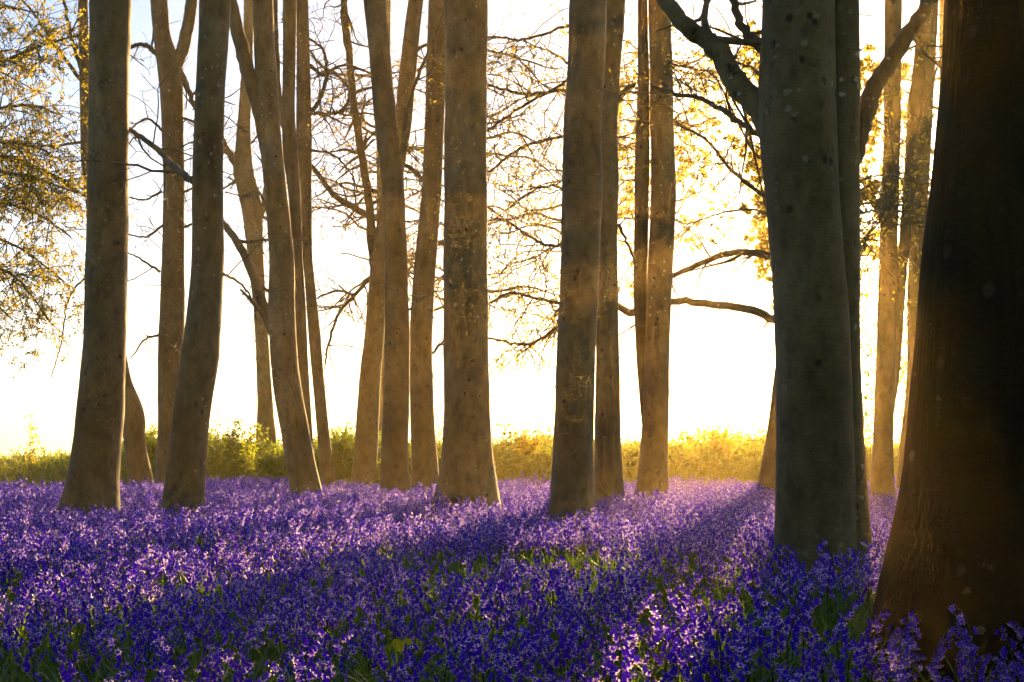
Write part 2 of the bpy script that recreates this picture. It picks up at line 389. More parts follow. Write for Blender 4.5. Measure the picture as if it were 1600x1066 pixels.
# -- big pale beech at the left of the carpet
t = Tree('beech_tree', 'stout straight pale beech with flared foot beside the leaning trunk with a swollen elbow', 17.6, 150, 1)
t.trunk([(0, 140, 205), (130, 140, 203), (300, 136, 201), (420, 134, 199), (550, 131, 195), (640, 120, 192), (700, 114, 187), (760, 106, 185), (795, 94, 187)], flare=0.9)
t.top(); t.finish()
# -- leaning tree behind it
t = Tree('beech_tree', 'slender trunk with swollen elbow leaning behind the stout pale flared beech', 29, 220, 2)
t.trunk([(0, 122, 137), (100, 124, 141), (250, 126, 145), (400, 145, 172), (520, 163, 191), (600, 178, 206), (632, 185, 220), (650, 189, 228), (690, 194, 226), (757, 202, 239)])
t.limb([(136, 138), (100, 90), (60, 32), (28, -8)], 7, 3, dy_end=-1.5, leafy_n=1, lift=0.02)
t.limb([(128, 112), (112, 60), (100, 0), (94, -40)], 7, 4, leafy_n=1, lift=0.04)
t.limb([(130, 222), (80, 228), (28, 230), (2, 248)], 5, 3, dy_end=-2, leafy_n=3)
t.limb([(134, 306), (90, 280), (40, 257), (0, 247)], 5, 3, dy_end=-2, leafy_n=3)
t.limb([(150, 420), (122, 445), (104, 478), (97, 530), (80, 590)], 4, 1.5, dy_end=-1, leafy_n=1, level=1, n=5)
t.top(4); t.finish()
# -- forked tree
t = Tree('beech_tree', 'forked beech behind, its two upper limbs opening in a narrow V', 27.5, 262, 3)
t.trunk([(-40, 232, 256), (0, 235, 262), (60, 240, 266), (100, 245, 283), (140, 250, 287), (200, 252, 287), (300, 255, 289), (400, 254, 288), (515, 249, 289), (560, 247, 285), (650, 247, 283), (745, 243, 283)])
t.limb([(268, 118), (284, 80), (294, 40), (300, 0), (310, -60)], 22, 18, twigs=False)
t.limb([(252, 92), (240, 80), (225, 70), (205, 74), (180, 90)], 9, 5, dens=1.3)
t.limb([(268, 96), (285, 118), (296, 145), (303, 165), (320, 200)], 11, 6, dens=1.0)
for a in ([(254, 205), (230, 185), (206, 200), (190, 212)], [(252, 300), (225, 312), (200, 308)], [(255, 352), (228, 370), (200, 366)], [(250, 425), (225, 408), (200, 395)],
          [(248, 524), (228, 530), (204, 560)], [(287, 185), (320, 195), (350, 180)], [(287, 300), (312, 290), (345, 265)], [(289, 355), (318, 345), (350, 350)]):
    t.limb(a, 4.5, 2, level=2, dens=1.1, dy_end=-0.5, sublen=(0.3, 0.9), name='limb')
t.shoots(12, 2.5, 10, (0.5, 1.3)); t.top(4); t.finish()
# -- curved dark beech
t = Tree('beech_tree', 'curved dark beech speckled with white lichen, bending left towards its foot', 16.0, 284, 4)
t.trunk([(0, 311, 361), (130, 306, 353), (250, 301, 349), (410, 300, 350), (480, 295, 347), (560, 283, 342), (640, 273, 328), (720, 261, 321), (800, 252, 317)], flare=0.7)
t.limb([(303, 284), (275, 262), (240, 228), (204, 204), (175, 190)], 12, 7, dy_end=2.5, dens=0.6)
t.limb([(348, 428), (372, 440), (392, 466), (402, 500)], 5, 2, dy_end=1.5, level=1)
t.top(); t.finish()
# -- leaning beech with two left limbs
t = Tree('beech_tree', 'pale beech leaning left with a long low limb rising from its left side', 23.7, 478, 5)
t.trunk([(0, 394, 427), (65, 396, 429), (130, 398, 435), (200, 403, 438), (300, 413, 448), (400, 422, 460), (480, 419, 461), (560, 422, 465), (620, 429, 474), (680, 440, 485), (740, 450, 496), (770, 453, 502)])
t.limb([(421, 240), (408, 175), (391, 122), (374, 62), (361, 0), (355, -50)], 28, 18, twigs=False)
t.limb([(428, 520), (412, 478), (392, 420), (370, 378), (345, 345), (322, 320)], 19, 9, dy_end=1.5, n=5)
t.limb([(420, 318), (400, 300), (380, 306), (352, 300)], 4, 2, dy_end=1)
t.top(); t.finish()
# -- two slim stems right of it
t = Tree('beech_tree', 'slim pale stem rising close behind the beech with the low limb', 27, 480, 6)
t.trunk([(0, 442, 464), (100, 442, 462), (170, 440, 460), (240, 441, 466), (300, 450, 470), (400, 456, 473), (480, 461, 478), (560, 465, 481), (640, 472, 486), (755, 476, 494)], sides=18)
t.limb([(452, 235), (438, 170), (432, 80), (430, 0), (428, -40)], 9, 7, n=4)
t.shoots(8, 4, 9, (0.5, 1.3)); t.top(3); t.finish()
t = Tree('beech_tree', 'slim dark stem curving right to the flowers beside the bramble bank', 29, 513, 7)
t.trunk([(0, 463, 482), (100, 463, 485), (200, 463, 488), (300, 468, 487), (400, 472, 488), (440, 476, 492), (520, 481, 501), (600, 489, 507), (680, 496, 515), (757, 502, 524)], sides=18)
t.limb([(487, 174), (501, 154), (509, 122), (506, 80), (482, 60)], 8, 4, dens=1.4)
t.limb([(487, 178), (515, 178), (537, 172), (546, 148), (540, 130)], 8, 4, dens=1.4)
t.limb([(484, 102), (505, 118), (520, 108), (541, 102), (570, 110)], 7, 3, dens=1.6)
t.limb([(487, 235), (520, 242), (548, 270), (560, 300)], 5, 2, dens=1.4, leafy_n=1)
t.shoots(14, 4, 10, (0.6, 1.8)); t.top(4); t.finish()
# -- forked trunk standing on the bank
t = Tree('beech_tree', 'mossy forked trunk standing on the bramble bank behind the curved dark beech', 37, 415, 8)
t.trunk([(-40, 382, 396), (0, 381, 396), (60, 380, 396), (130, 376, 394), (200, 370, 391), (265, 364, 396), (330, 378, 411), (394, 387, 412), (480, 396, 416), (560, 400, 422), (640, 402, 427), (690, 400, 430)], flare=0.4, sides=18)
t.limb([(384, 292), (374, 268), (362, 245), (350, 226), (338, 190), (330, 150)], 14, 8, dens=1.6)
t.limb([(402, 345), (412, 325), (418, 290), (414, 250)], 12, 7, dens=1.2)
t.shoots(34, 5, 13, (0.6, 1.8), leafy_n=1); t.top(4); t.finish()
# -- wavy forked tree
t = Tree('beech_tree', 'wavy forked beech at the carpet edge, one thin crooked limb curling upward', 30.3, 568, 9)
t.trunk([(-30, 644, 668), (0, 637, 662), (100, 625, 652), (200, 615, 643), (300, 597, 626), (400, 579, 608), (520, 570, 600), (560, 565, 597), (600, 561, 594), (680, 556, 592), (752, 549, 587)])
t.limb([(588, 440), (582, 395), (577, 320), (566, 245), (553, 160), (545, 80), (537, 0), (534, -50)], 15, 10, dens=0.9, leafy_n=1)
t.limb([(577, 338), (545, 320), (520, 303), (500, 275), (480, 252)], 12, 6, dens=1.5, leafy_n=1)
t.limb([(578, 435), (553, 463), (529, 490), (514, 534), (508, 570)], 7, 3, dens=1.6, lift=-0.05)
t.limb([(553, 461), (525, 455), (494, 467), (478, 480)], 5, 2.5, dens=1.4)
t.limb([(572, 290), (590, 300), (610, 280)], 6, 3)
t.limb([(552, 150), (530, 120), (500, 100), (470, 62), (440, 30)], 6, 3, dens=1.4)
t.limb([(640, 90), (665, 70), (690, 72)], 7, 4, dens=1.4)
t.limb([(618, 250), (650, 270), (668, 300), (662, 340)], 8, 4, dens=1.4)
t.shoots(24, 2.5, 11, (0.7, 2.0), lift=-0.03, leafy_n=1); t.top(4); t.finish()
# -- straight tree with branchlet
t = Tree('beech_tree', 'smooth beech with a thin dark branchlet slanting up from its right side', 22.8, 618, 10)
t.trunk([(0, 568, 603), (100, 578, 612), (200, 585, 622), (250, 592, 630), (300, 596, 632), (400, 600, 636), (520, 602, 640), (640, 598, 640), (700, 596, 638), (772, 594, 642)])
t.limb([(622, 260), (627, 228), (632, 189), (651, 126), (671, 79), (694, 16), (704, -20)], 8, 4, dy_end=-0.8, dens=0.5)
t.limb([(640, 484), (655, 470), (672, 460), (695, 452)], 4, 2, dy_end=-0.6, level=1, n=4)
t.top(); t.finish()
# -- tree left of the central trunk
t = Tree('beech_tree', 'brown beech rising straight close beside the thick central trunk with knotty bark', 24.2, 664, 11)
t.trunk([(0, 669, 703), (100, 666, 698), (200, 663, 693), (300, 659, 690), (400, 648, 683), (500, 640, 677), (560, 640, 676), (640, 641, 678), (700, 643, 681), (770, 643, 687)])
t.shoots(8, 3.5, 8, (0.4, 1.2), leafy_n=1); t.top(); t.finish()
# -- central trunk
t = Tree('beech_tree', 'thick upright trunk dotted with dark knots and pale lichen, foot spreading both ways', 18.7, 729, 12)
t.trunk([(0, 695, 763), (100, 694, 762), (200, 693, 761), (300, 694, 761), (400, 693, 761), (500, 694, 764), (600, 694, 765), (680, 692, 768), (740, 687, 774), (788, 674, 782)], flare=0.9)
t.limb([(700, 532), (686, 540), (677, 553)], 7, 4, dy_end=1, n=2)
t.top(); t.finish()
# -- pair right of centre
t = Tree('beech_tree', 'tall smooth beech, small swelling on its right edge, standing before a slimmer trunk', 15.6, 893, 13)
t.trunk([(0, 888, 949), (100, 886, 946), (200, 880, 939), (270, 878, 940), (295, 877, 943), (330, 877, 939), (400, 877, 937), (500, 873, 934), (600, 868, 930), (700, 864, 928), (760, 861, 929), (805, 857, 931)], flare=0.7)
t.top(); t.finish()
t = Tree('beech_tree', 'slimmer trunk half hidden behind the smooth beech with a swelling', 20, 950, 14)
t.trunk([(0, 945, 978), (100, 941, 971), (200, 936, 965), (270, 934, 968), (350, 934, 965), (400, 934, 965), (500, 932, 966), (600, 930, 968), (700, 929, 971), (782, 927, 977)])
for a, w in (([(940, 490), (905, 480), (875, 475), (830, 464), (795, 458), (768, 474)], 8), ([(940, 540), (905, 505), (870, 514), (830, 538), (790, 534), (762, 528)], 8),
             ([(938, 190), (905, 205), (876, 214), (819, 229), (778, 258), (745, 280)], 7), ([(940, 95), (910, 112), (882, 130), (811, 171), (770, 198), (750, 212)], 7),
             ([(945, 25), (915, 34), (886, 41), (822, 61), (790, 60), (752, 58)], 7), ([(940, 150), (910, 146), (878, 142), (819, 147), (780, 138), (752, 130)], 8),
             ([(938, 380), (900, 372), (866, 385), (830, 372), (800, 350), (776, 340)], 7), ([(938, 300), (900, 300), (862, 290), (820, 306), (790, 330)], 6)):
    t.limb(a, w, w * 0.5, dy=0.1, dy_end=2.0, dens=1.5, leafy_n=3, lift=-0.045, start=0.3, sublen=(0.5, 1.5))
t.limb([(962, 160), (975, 142), (992, 132)], 8, 5, dens=1); t.limb([(966, 350), (980, 380), (992, 410)], 6, 3, dens=1)
t.limb([(964, 215), (990, 208), (1012, 200)], 3, 2, level=1); t.shoots(14, 3, 8, (0.4, 1.2), leafy_n=2); t.top(); t.finish()
# -- twin stems
t = Tree('beech_tree', 'pair of stems joined near the ground with a bright slit of sky between', 21.2, 1020, 15)
t.trunk([(0, 1012, 1049), (130, 1015, 1052), (250, 1017, 1054), (300, 1017, 1057), (350, 1015, 1054), (400, 1012, 1052), (500, 1009, 1048), (600, 1006, 1046), (680, 1002, 1045), (740, 998, 1044), (779, 993, 1046)])
t.trunk([(0, 996, 1012), (130, 996, 1015), (250, 992, 1015), (400, 990, 1012), (450, 989, 1010), (560, 994, 1014), (640, 1000, 1022), (700, 1006, 1030)], to_ground=False, sides=18, dy=0.12)
t.limb([(1050, 100), (1075, 105), (1092, 98)], 4, 2, level=1); t.limb([(1000, 480), (985, 490), (965, 478), (945, 482)], 14, 9, dy=0.5, dy_end=0.8, n=4)
t.shoots(12, 3, 9, (0.4, 1.3), leafy_n=2); t.top(); t.finish()
# -- the big double trunk
t = Tree('beech_tree', 'broad double trunk of two fused stems, curved limb arching from its left side', 9.5, 1287, 16)
t.trunk([(-30, 1190, 1304), (0, 1190, 1304), (100, 1187, 1305), (150, 1181, 1305), (200, 1184, 1306), (250, 1190, 1308), (300, 1196, 1310), (400, 1206, 1318), (500, 1211, 1326), (600, 1213, 1330), (700, 1215, 1334), (760, 1213, 1336), (868, 1211, 1338)], sides=40, flare=0.35, soften=0.6)
t.trunk([(-30, 1296, 1343), (0, 1296, 1343), (100, 1292, 1344), (200, 1290, 1344), (300, 1290, 1343), (400, 1290, 1343), (500, 1290, 1343), (600, 1290, 1345), (700, 1292, 1350), (760, 1296, 1355), (868, 1298, 1362)], sides=28, flare=0.25, dy=0.06, soften=0.6)
t.leaf_size = 0.032
t.limb([(1225, 235), (1190, 176), (1155, 133), (1130, 92), (1102, 60), (1070, 38), (1042, 4), (1030, -40)], 44, 23, dy_end=0.6, n=2, start=0.5)
t.limb([(1195, 216), (1160, 193), (1134, 174), (1095, 155), (1055, 146), (1035, 130)], 10, 6, dy=0.1, dy_end=1.0, dens=2.0, leafy_n=3, sublen=(0.3, 0.8))
t.limb([(1200, 80), (1180, 64), (1160, 40), (1145, 5), (1135, -30)], 17, 12, dy=0.1, dy_end=0.6, n=3, leafy_n=2)
t.limb([(1325, 260), (1346, 200), (1362, 150), (1388, 102), (1422, 52), (1452, 0), (1480, -50)], 34, 22, dy=0.06, dy_end=0.5, n=3, leafy_n=2, start=0.55)
for a in ([(1335, 330), (1365, 330), (1395, 322), (1440, 316)], [(1335, 285), (1370, 275), (1410, 272), (1450, 262)], [(1336, 400), (1352, 380), (1375, 340)]):
    t.limb(a, 5, 2, dy=0.5, dy_end=2.2, dens=2.2, leafy_n=5, sublen=(0.25, 0.7), lift=-0.01, start=0.4)
t.top(); t.finish()
# -- leaning tree behind it
t = Tree('beech_tree', 'dark leaning trunk peeping out left of the broad double trunk, low limbs reaching sideways', 22, 1196, 17)
t.trunk([(0, 1262, 1290), (200, 1250, 1280), (350, 1236, 1268), (450, 1226, 1258), (540, 1215, 1249), (640, 1203, 1239), (700, 1194, 1230), (776, 1182, 1220)])
t.limb([(1236, 505), (1205, 497), (1170, 483), (1110, 475), (1050, 471), (1005, 483)], 15, 11, dy_end=1.2, n=3)
t.limb([(1240, 420), (1200, 400), (1150, 394), (1100, 410), (1050, 432), (1020, 452)], 14, 7, dy_end=1.2, dens=0.8, leafy_n=1)
t.limb([(1244, 330), (1200, 310), (1150, 272), (1130, 250), (1105, 220), (1055, 191)], 8, 4, dy_end=1, dens=1.6, leafy_n=4, sublen=(0.4, 1.1))
t.limb([(1240, 365), (1190, 330), (1140, 330), (1090, 345), (1060, 360)], 5, 2, dy_end=1, dens=1.6, leafy_n=4, sublen=(0.4, 1.0))
t.limb([(1250, 240), (1190, 120), (1140, 90), (1090, 40), (1060, 20)], 6, 3, dy_end=1, dens=1.5, leafy_n=3, sublen=(0.4, 1.0))
t.limb([(1240, 250), (1180, 240), (1120, 125), (1080, 105)], 5, 2, dy_end=1.5, dens=1.5, leafy_n=4, sublen=(0.4, 1.0))
t.shoots(10, 3, 9, (0.6, 1.4), leafy_n=3); t.top(); t.finish()
# -- right hand trunks
t = Tree('beech_tree', 'smooth golden-lit trunk forking low, between the double trunk and the dark near trunk', 22.8, 1379, 18)
t.trunk([(0, 1382, 1409), (100, 1381, 1408), (200, 1381, 1408), (300, 1378, 1404), (450, 1373, 1401), (600, 1367, 1398), (700, 1363, 1395), (772, 1360, 1397)])
t.limb([(1388, 660), (1398, 590), (1404, 500), (1410, 420), (1420, 300), (1428, 180), (1442, 60), (1450, -20)], 13, 24, dy=0.15, twigs=False)
t.limb([(1398, 300), (1375, 312), (1345, 320), (1330, 330)], 5, 3, dens=1.6, leafy_n=5, sublen=(0.3, 0.8))
t.limb([(1425, 250), (1440, 200), (1450, 150), (1470, 90)], 5, 3, dens=1.6, leafy_n=4, sublen=(0.3, 0.8))
t.shoots(30, 3.0, 9, (0.4, 1.2), leafy_n=5); t.leaf_size = 0.05; t.leaf_mat = M_LIME; t.top(); t.finish()
t = Tree('beech_tree', 'brown trunk leaning right against the edge of the dark near trunk', 25.5, 1408, 19)
t.trunk([(0, 1440, 1466), (200, 1432, 1456), (350, 1424, 1448), (450, 1418, 1443), (540, 1418, 1442), (600, 1417, 1437), (700, 1405, 1428), (770, 1398, 1419)], sides=18)
t.shoots(40, 3.0, 10, (0.6, 1.8), leafy_n=3); t.top(); t.finish()
# -- the near dark trunk
t = Tree('beech_tree', 'huge near-black trunk with a sweeping root flare, set among shaded blue flowers', 5.8, 1590, 20)
t.bark = M_SHADED_BARK
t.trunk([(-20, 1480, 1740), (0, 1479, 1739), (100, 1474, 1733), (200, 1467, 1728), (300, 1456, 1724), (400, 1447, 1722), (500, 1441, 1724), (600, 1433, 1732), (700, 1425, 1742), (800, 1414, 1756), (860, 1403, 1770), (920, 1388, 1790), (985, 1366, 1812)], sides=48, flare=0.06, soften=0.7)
t.top(5); t.finish()
# -- feathery tree at the left edge, its trunk beyond the frame
t = Tree('beech_tree', 'feathery young-leaved tree at the edge, golden sprays drooping towards the pale flared beech', 24, -160, 21)
t.trunk([(0, -190, -140), (300, -185, -135), (700, -190, -130)], sides=18)
t.leaf_size = 0.05
for a, w in (([(-160, 140), (-60, 118), (0, 98), (70, 70), (128, 54)], 9), ([(-160, 230), (-60, 190), (0, 170), (50, 165), (90, 178)], 8), ([(-160, 160), (-60, 110), (0, 80), (50, 85)], 7),
             ([(-160, 330), (-70, 280), (0, 270), (60, 280), (115, 300)], 8), ([(-160, 380), (-70, 330), (0, 318), (60, 335), (110, 370)], 8), ([(-160, 420), (-70, 375), (0, 375), (50, 400), (100, 440)], 7),
             ([(-160, 470), (-70, 420), (0, 420), (40, 450), (75, 500)], 6), ([(-160, 270), (-60, 225), (0, 222), (50, 228), (95, 250)], 7), ([(-160, 500), (-80, 470), (-20, 470), (20, 500)], 6),
             ([(-160, 60), (-60, 20), (0, 12), (60, 20)], 7), ([(-160, 300), (-60, 250), (10, 245), (60, 262), (100, 285)], 6)):
    t.limb(a, w, 2.5, dy_end=s_ if (s_ := RNG.uniform(-1.5, 1.5)) else 0, dens=2.3, leafy_n=16, level=2, lift=-0.05, sublen=(0.4, 1.1), start=0.35, gnarl=0.12)
t.finish()
# -- bare trees in the field of light behind
def background_tree(label, Y, px, seed, z0, z1, n, w, size=(1.6, 3.4), leafy_n=2, leaf=0.07):
    t = Tree('beech_tree', label, Y, px, seed); t.leaf_size = leaf
    t.trunk([(0, px - w, px + w), (300, px - w * 1.1, px + w * 1.1), (690, px - w * 1.3, px + w * 1.3)], sides=14)
    ok = np.where((t.axis[:, 2] > z0) & (t.axis[:, 2] < z1))[0]
    for _ in range(n):
        j = t.rng.choice(ok); a = t.rng.uniform(-0.5, 0.5) + (math.pi if t.rng.random() < 0.5 else 0)
        d = np.array([math.cos(a), math.sin(a), t.rng.uniform(-0.1, 0.5)])
        grow(t.crown, t.leaves, t.axis[j, :3] - t.base, d, t.rng.uniform(*size), t.rng.uniform(0.03, 0.06), 3, t.rng, 0.2, -0.03, leafy_n, 0.85, 0.009)
    t.finish()
background_tree('bare spreading tree beyond the bank behind the thick knotty trunk', 41, 722, 31, 5.0, 13, 34, 12)
background_tree('twiggy tree beyond the bank hidden behind the tall smooth beech', 43, 905, 32, 4.5, 13, 32, 12)
background_tree('far twiggy tree beyond the bank behind the wavy forked beech', 44, 600, 33, 6.0, 13, 34, 11, leafy_n=1)
background_tree('far leafy tree beyond the bank behind the broad double trunk', 42, 1275, 34, 6.4, 13, 56, 12, (1.2, 2.6), leafy_n=20, leaf=0.14)
background_tree('far spraying tree beyond the bank behind the pair of joined stems', 46, 1031, 36, 7.5, 14, 44, 9, leafy_n=12, leaf=0.10)
background_tree('far leafing tree beyond the bank behind the dark near trunk', 40, 1480, 35, 2.0, 12, 24, 12, (1.4, 2.8), 5)

# -- unseen leafy mass beside and behind the viewer, added to darken the near trunks
m = MB(); wr = np.random.default_rng(77)
for k in range(26):
    wx, wy = wr.uniform(-24, 24), wr.uniform(-22, -5)
    m.tube(spline(np.array([[wx, wy, -0.3], [wx + wr.normal(0, 0.2), wy, 6], [wx + wr.normal(0, 0.5), wy, 15]]), 9), np.linspace(0.3, 0.1, 9), 9, mi=1)
side = np.stack([wr.uniform(3.5, 9, 120) , wr.uniform(-4, 24, 120), 16 * wr.random(120) + 0.4], -1); side[:, 0] += 0.44 * np.maximum(0, side[:, 1])
side2 = np.stack([-wr.uniform(4.5, 10, 90), wr.uniform(-4, 12, 90), 16 * wr.random(90) + 0.4], -1); side2[:, 0] -= 0.44 * np.maximum(0, side2[:, 1])
cx = np.stack([wr.uniform(-26, 26, 420), wr.uniform(-24, -4.5, 420), 17 * wr.random(420) ** 0.8 + 0.4], -1)
cx = np.concatenate([cx, side, side2])
cp = (cx[:, None, :] + wr.normal(0, 0.75, (len(cx), 90, 3))).reshape(-1, 3); cp = cp[(cp[:, 2] > 0.1) & ((cp[:, 1] < -3) | (np.abs(cp[:, 0]) > 2.2 + 0.43 * np.maximum(0, cp[:, 1])))]
leaf_mesh(m, cp, 0.42, wr, 0)
props(m.build('wood', [M_BRAMBLE, M_BARK], smooth=False), 'unseen leafy mass added beside and behind the viewer to block sky light', 'wood', kind='stuff')

# ------------------------------------------------------------------ instanced ground cover
def scatter(name, protos, pts, rot, scale, idx, label, cat, kind='stuff'):
    """many copies of a few prototypes as one mass"""
    pc = bpy.data.collections.new(name + '_prototypes')
    for k, me in enumerate(protos):
        pc.objects.link(bpy.data.objects.new('%s_prototype_%02d' % (name, k), me))
    me = bpy.data.meshes.new(name); n = len(pts)
    me.vertices.add(n); me.vertices.foreach_set('co', np.asarray(pts, np.float32).ravel())
    a = me.attributes.new('rot', 'FLOAT_VECTOR', 'POINT'); a.data.foreach_set('vector', np.asarray(rot, np.float32).ravel())
    a = me.attributes.new('siz', 'FLOAT_VECTOR', 'POINT'); a.data.foreach_set('vector', np.repeat(np.asarray(scale, np.float32), 3))
    a = me.attributes.new('idx', 'INT', 'POINT'); a.data.foreach_set('value', np.asarray(idx, np.int32))
    o = link(bpy.data.objects.new(name, me)); props(o, label, cat, kind=kind)
    ng = bpy.data.node_groups.new(name, 'GeometryNodeTree')
    ng.interface.new_socket('Geometry', in_out='INPUT', socket_type='NodeSocketGeometry')
    ng.interface.new_socket('Geometry', in_out='OUTPUT', socket_type='NodeSocketGeometry')
    gi = ng.nodes.new('NodeGroupInput'); go = ng.nodes.new('NodeGroupOutput')
    ip = ng.nodes.new('GeometryNodeInstanceOnPoints'); ci = ng.nodes.new('GeometryNodeCollectionInfo')
    ci.inputs['Collection'].default_value = pc; ci.inputs['Separate Children'].default_value = True; ci.inputs['Reset Children'].default_value = True
    def attr(nm, dt):
        q = ng.nodes.new('GeometryNodeInputNamedAttribute'); q.data_type = dt; q.inputs[0].default_value = nm; return q.outputs[0]
    ip.inputs['Pick Instance'].default_value = True
    L = ng.links.new
    L(gi.outputs[0], ip.inputs['Points']); L(ci.outputs[0], ip.inputs['Instance'])
    L(attr('rot', 'FLOAT_VECTOR'), ip.inputs['Rotation']); L(attr('siz', 'FLOAT_VECTOR'), ip.inputs['Scale']); L(attr('idx', 'INT'), ip.inputs['Instance Index'])
    L(ip.outputs[0], go.inputs[0])
    md = o.modifiers.new('scatter', 'NODES'); md.node_group = ng
    return o

def noise2(x, y, seed, f):
    r = np.random.default_rng(seed); z = np.zeros_like(x)
    for k in range(6):
        a = r.uniform(0, 6.28); ff = f * r.uniform(0.6, 1.9)
        z += np.sin(x * ff * math.cos(a) + y * ff * math.sin(a) + r.uniform(0, 6.28))
    return z / 6 ** 0.5 / 0.7071

# ---- bluebell pieces
def bell(acc, M, s=1.0, mi=0):
    prof = [(0.0012, 0.0), (0.0042, -0.003), (0.0046, -0.0115), (0.0058, -0.0175)]
    V = []
    for r, z in prof:
        for k in range(6):
            a = k * math.pi / 3; V.append((r * math.cos(a), r * math.sin(a), z))
    for k in range(6):
        a = (k + 0.5) * math.pi / 3; V.append((0.0120 * math.cos(a), 0.0120 * math.sin(a), -0.0168))
    Fs = []
    for j in range(3):
        for k in range(6): Fs.append((j * 6 + k, j * 6 + (k + 1) % 6, j * 6 + 6 + (k + 1) % 6, j * 6 + 6 + k))
    tips = [(18 + k, 18 + (k + 1) % 6, 24 + k) for k in range(6)]
    V = np.array(V) * s
    M = np.array(M); acc.add(V @ M[:3, :3].T + M[:3, 3], Fs, mi)
    acc.n -= len(V); acc.v.append(np.zeros((0, 3)))
    t = [(3, np.array(tips) + acc.n)]; acc.q += t; acc.mi.append((3, np.full(6, mi + 1))); acc.n += len(V)
def blade(acc, rng, length, width, az, lean, droop, mi=0, base=(0, 0, 0), segs=6):
    P = [np.array(base, float)]; th = lean
    for k in range(segs):
        st = length / segs
        P.append(P[-1] + st * np.array([math.cos(az) * math.sin(th), math.sin(az) * math.sin(th), math.cos(th)])); th += droop / segs
    P = np.array(P); side = np.array([-math.sin(az), math.cos(az), 0])
    w = width * np.array([0.6, 0.9, 1.0, 0.95, 0.8, 0.5, 0.05][:segs + 1]) / 2
    V = np.concatenate([P + side * w[:, None], P - side * w[:, None]]); n = segs + 1
    acc.add(V, [(k, k + 1, n + k + 1, n + k) for k in range(segs)], mi)
def plant_spec(rng):
    h = rng.uniform(0.28, 0.40); az = rng.uniform(0, 6.283); lean = rng.uniform(0.0, 0.05)
    P = []
    for k in range(9):
        t = k / 8; bend = lean * t + 0.055 * max(0, t - 0.62) ** 1.5 * 6
        P.append([math.cos(az) * bend * 0.8, math.sin(az) * bend * 0.8, h * (t - 0.35 * max(0, t - 0.8) ** 1.3 * 2)])
    P = np.array(P); bells = []
    nb = rng.integers(9, 16)
    for k in range(nb):
        t = 0.60 + 0.40 * (k + 0.5) / nb; j = t * 8; i0 = min(7, int(j)); p = P[i0] + (P[i0 + 1] - P[i0]) * (j - i0)
        a = az + rng.normal(0, 1.15); out = rng.uniform(0.008, 0.016)
        q = p + np.array([math.cos(a) * out, math.sin(a) * out, 0.003])
        s = (1.42 - 0.55 * (t - 0.6) / 0.4) * rng.uniform(0.9, 1.15)
        tilt = rng.uniform(0.25, 0.95)
        M = Matrix.Translation(q) @ Matrix.Rotation(a, 4, 'Z') @ Matrix.Rotation(-tilt, 4, 'Y') @ Matrix.Rotation(rng.uniform(0, 1), 4, 'Z')
        bells.append((M, s, p))
    leaves = [(rng.uniform(0.20, 0.34), rng.uniform(0.008, 0.014), rng.uniform(0, 6.283), rng.uniform(0.15, 0.6), rng.uniform(0.4, 1.6)) for _ in range(rng.integers(3, 6))]
    return dict(P=P, R=np.linspace(0.0028, 0.0014, 9), bells=bells, leaves=leaves)
SPECS = [plant_spec(np.random.default_rng(100 + k)) for k in range(14)]
def merged_plant(sp, k, far=False):
    m = MB(); m.tube(sp['P'], sp['R'], 3 if far else 4, mi=2)
    for M, s, p in sp['bells']:
        bell(m, M, s, 0)
        q = np.array(M.translation); m.tube([p, (p + q) / 2 + [0, 0, 0.003], q], [0.0009, 0.0008, 0.0008], 3, mi=0, cap=False)
    for lf in ([] if far else sp['leaves']): blade(m, None, *lf, mi=3)
    return m.mesh('bluebell_%02d' % k, [M_PETAL, M_TIP, M_STEM, M_BLADE], smooth=False)
PLANTS = [merged_plant(sp, k) for k, sp in enumerate(SPECS)] + [merged_plant(sp, k + 50, True) for k, sp in enumerate(SPECS)]

# ---- where the bluebells grow
TRUNKS = [(o.location.x, o.location.y, 0.26 if o.location.y > 12 else (0.36 if o.location.y > 7 else 0.56)) for o in COL.objects if o.type == 'EMPTY']
def free(x, y):
    ok = np.ones(len(x), bool)
    for tx, ty, r in TRUNKS: ok &= (x - tx) ** 2 + (y - ty) ** 2 > r * r
    return ok
def wedge(n, y0, y1, rng, margin=1.25):
    y = np.sqrt(rng.uniform(y0 ** 2, y1 ** 2, n)); x = rng.uniform(-1, 1, n) * y * 0.36 * margin
    return x, y
rng = np.random.default_rng(5)
x, y = wedge(62000, 3.6, 31.2, rng)
patch = noise2(x, y, 3, 1.1) + 0.6 * noise2(x, y, 4, 3.2) + 2.2 * np.exp(-((x - 2.0) ** 2 + (y - 8.5) ** 2) / 1.6) + 2.0 * np.exp(-((x - 1.7) ** 2 + (y - 4.9) ** 2) / 0.4)
thresh = np.interp(y, [4, 7.5, 10, 13], [-0.1, -0.1, -0.7, -1.7])
keep = (rng.random(len(x)) < 0.5 * np.exp(-((x - 1.7) ** 2 + (y - 4.9) ** 2) / 0.4) + np.interp(y, [4, 7, 10, 16], [0.30, 0.42, 0.66, 0.80])) & (patch + rng.normal(0, 0.45, len(x)) > thresh) & free(x, y) & (y < 30.6 + 0.5 * np.sin(x * 0.8))
x, y = x[keep], y[keep]
z = ground_z(x, y); sc = rng.uniform(0.68, 1.24, len(x)) * (1 + 0.10 * noise2(x, y, 8, 1.6))
inview = np.abs(x) < 0.355 * y
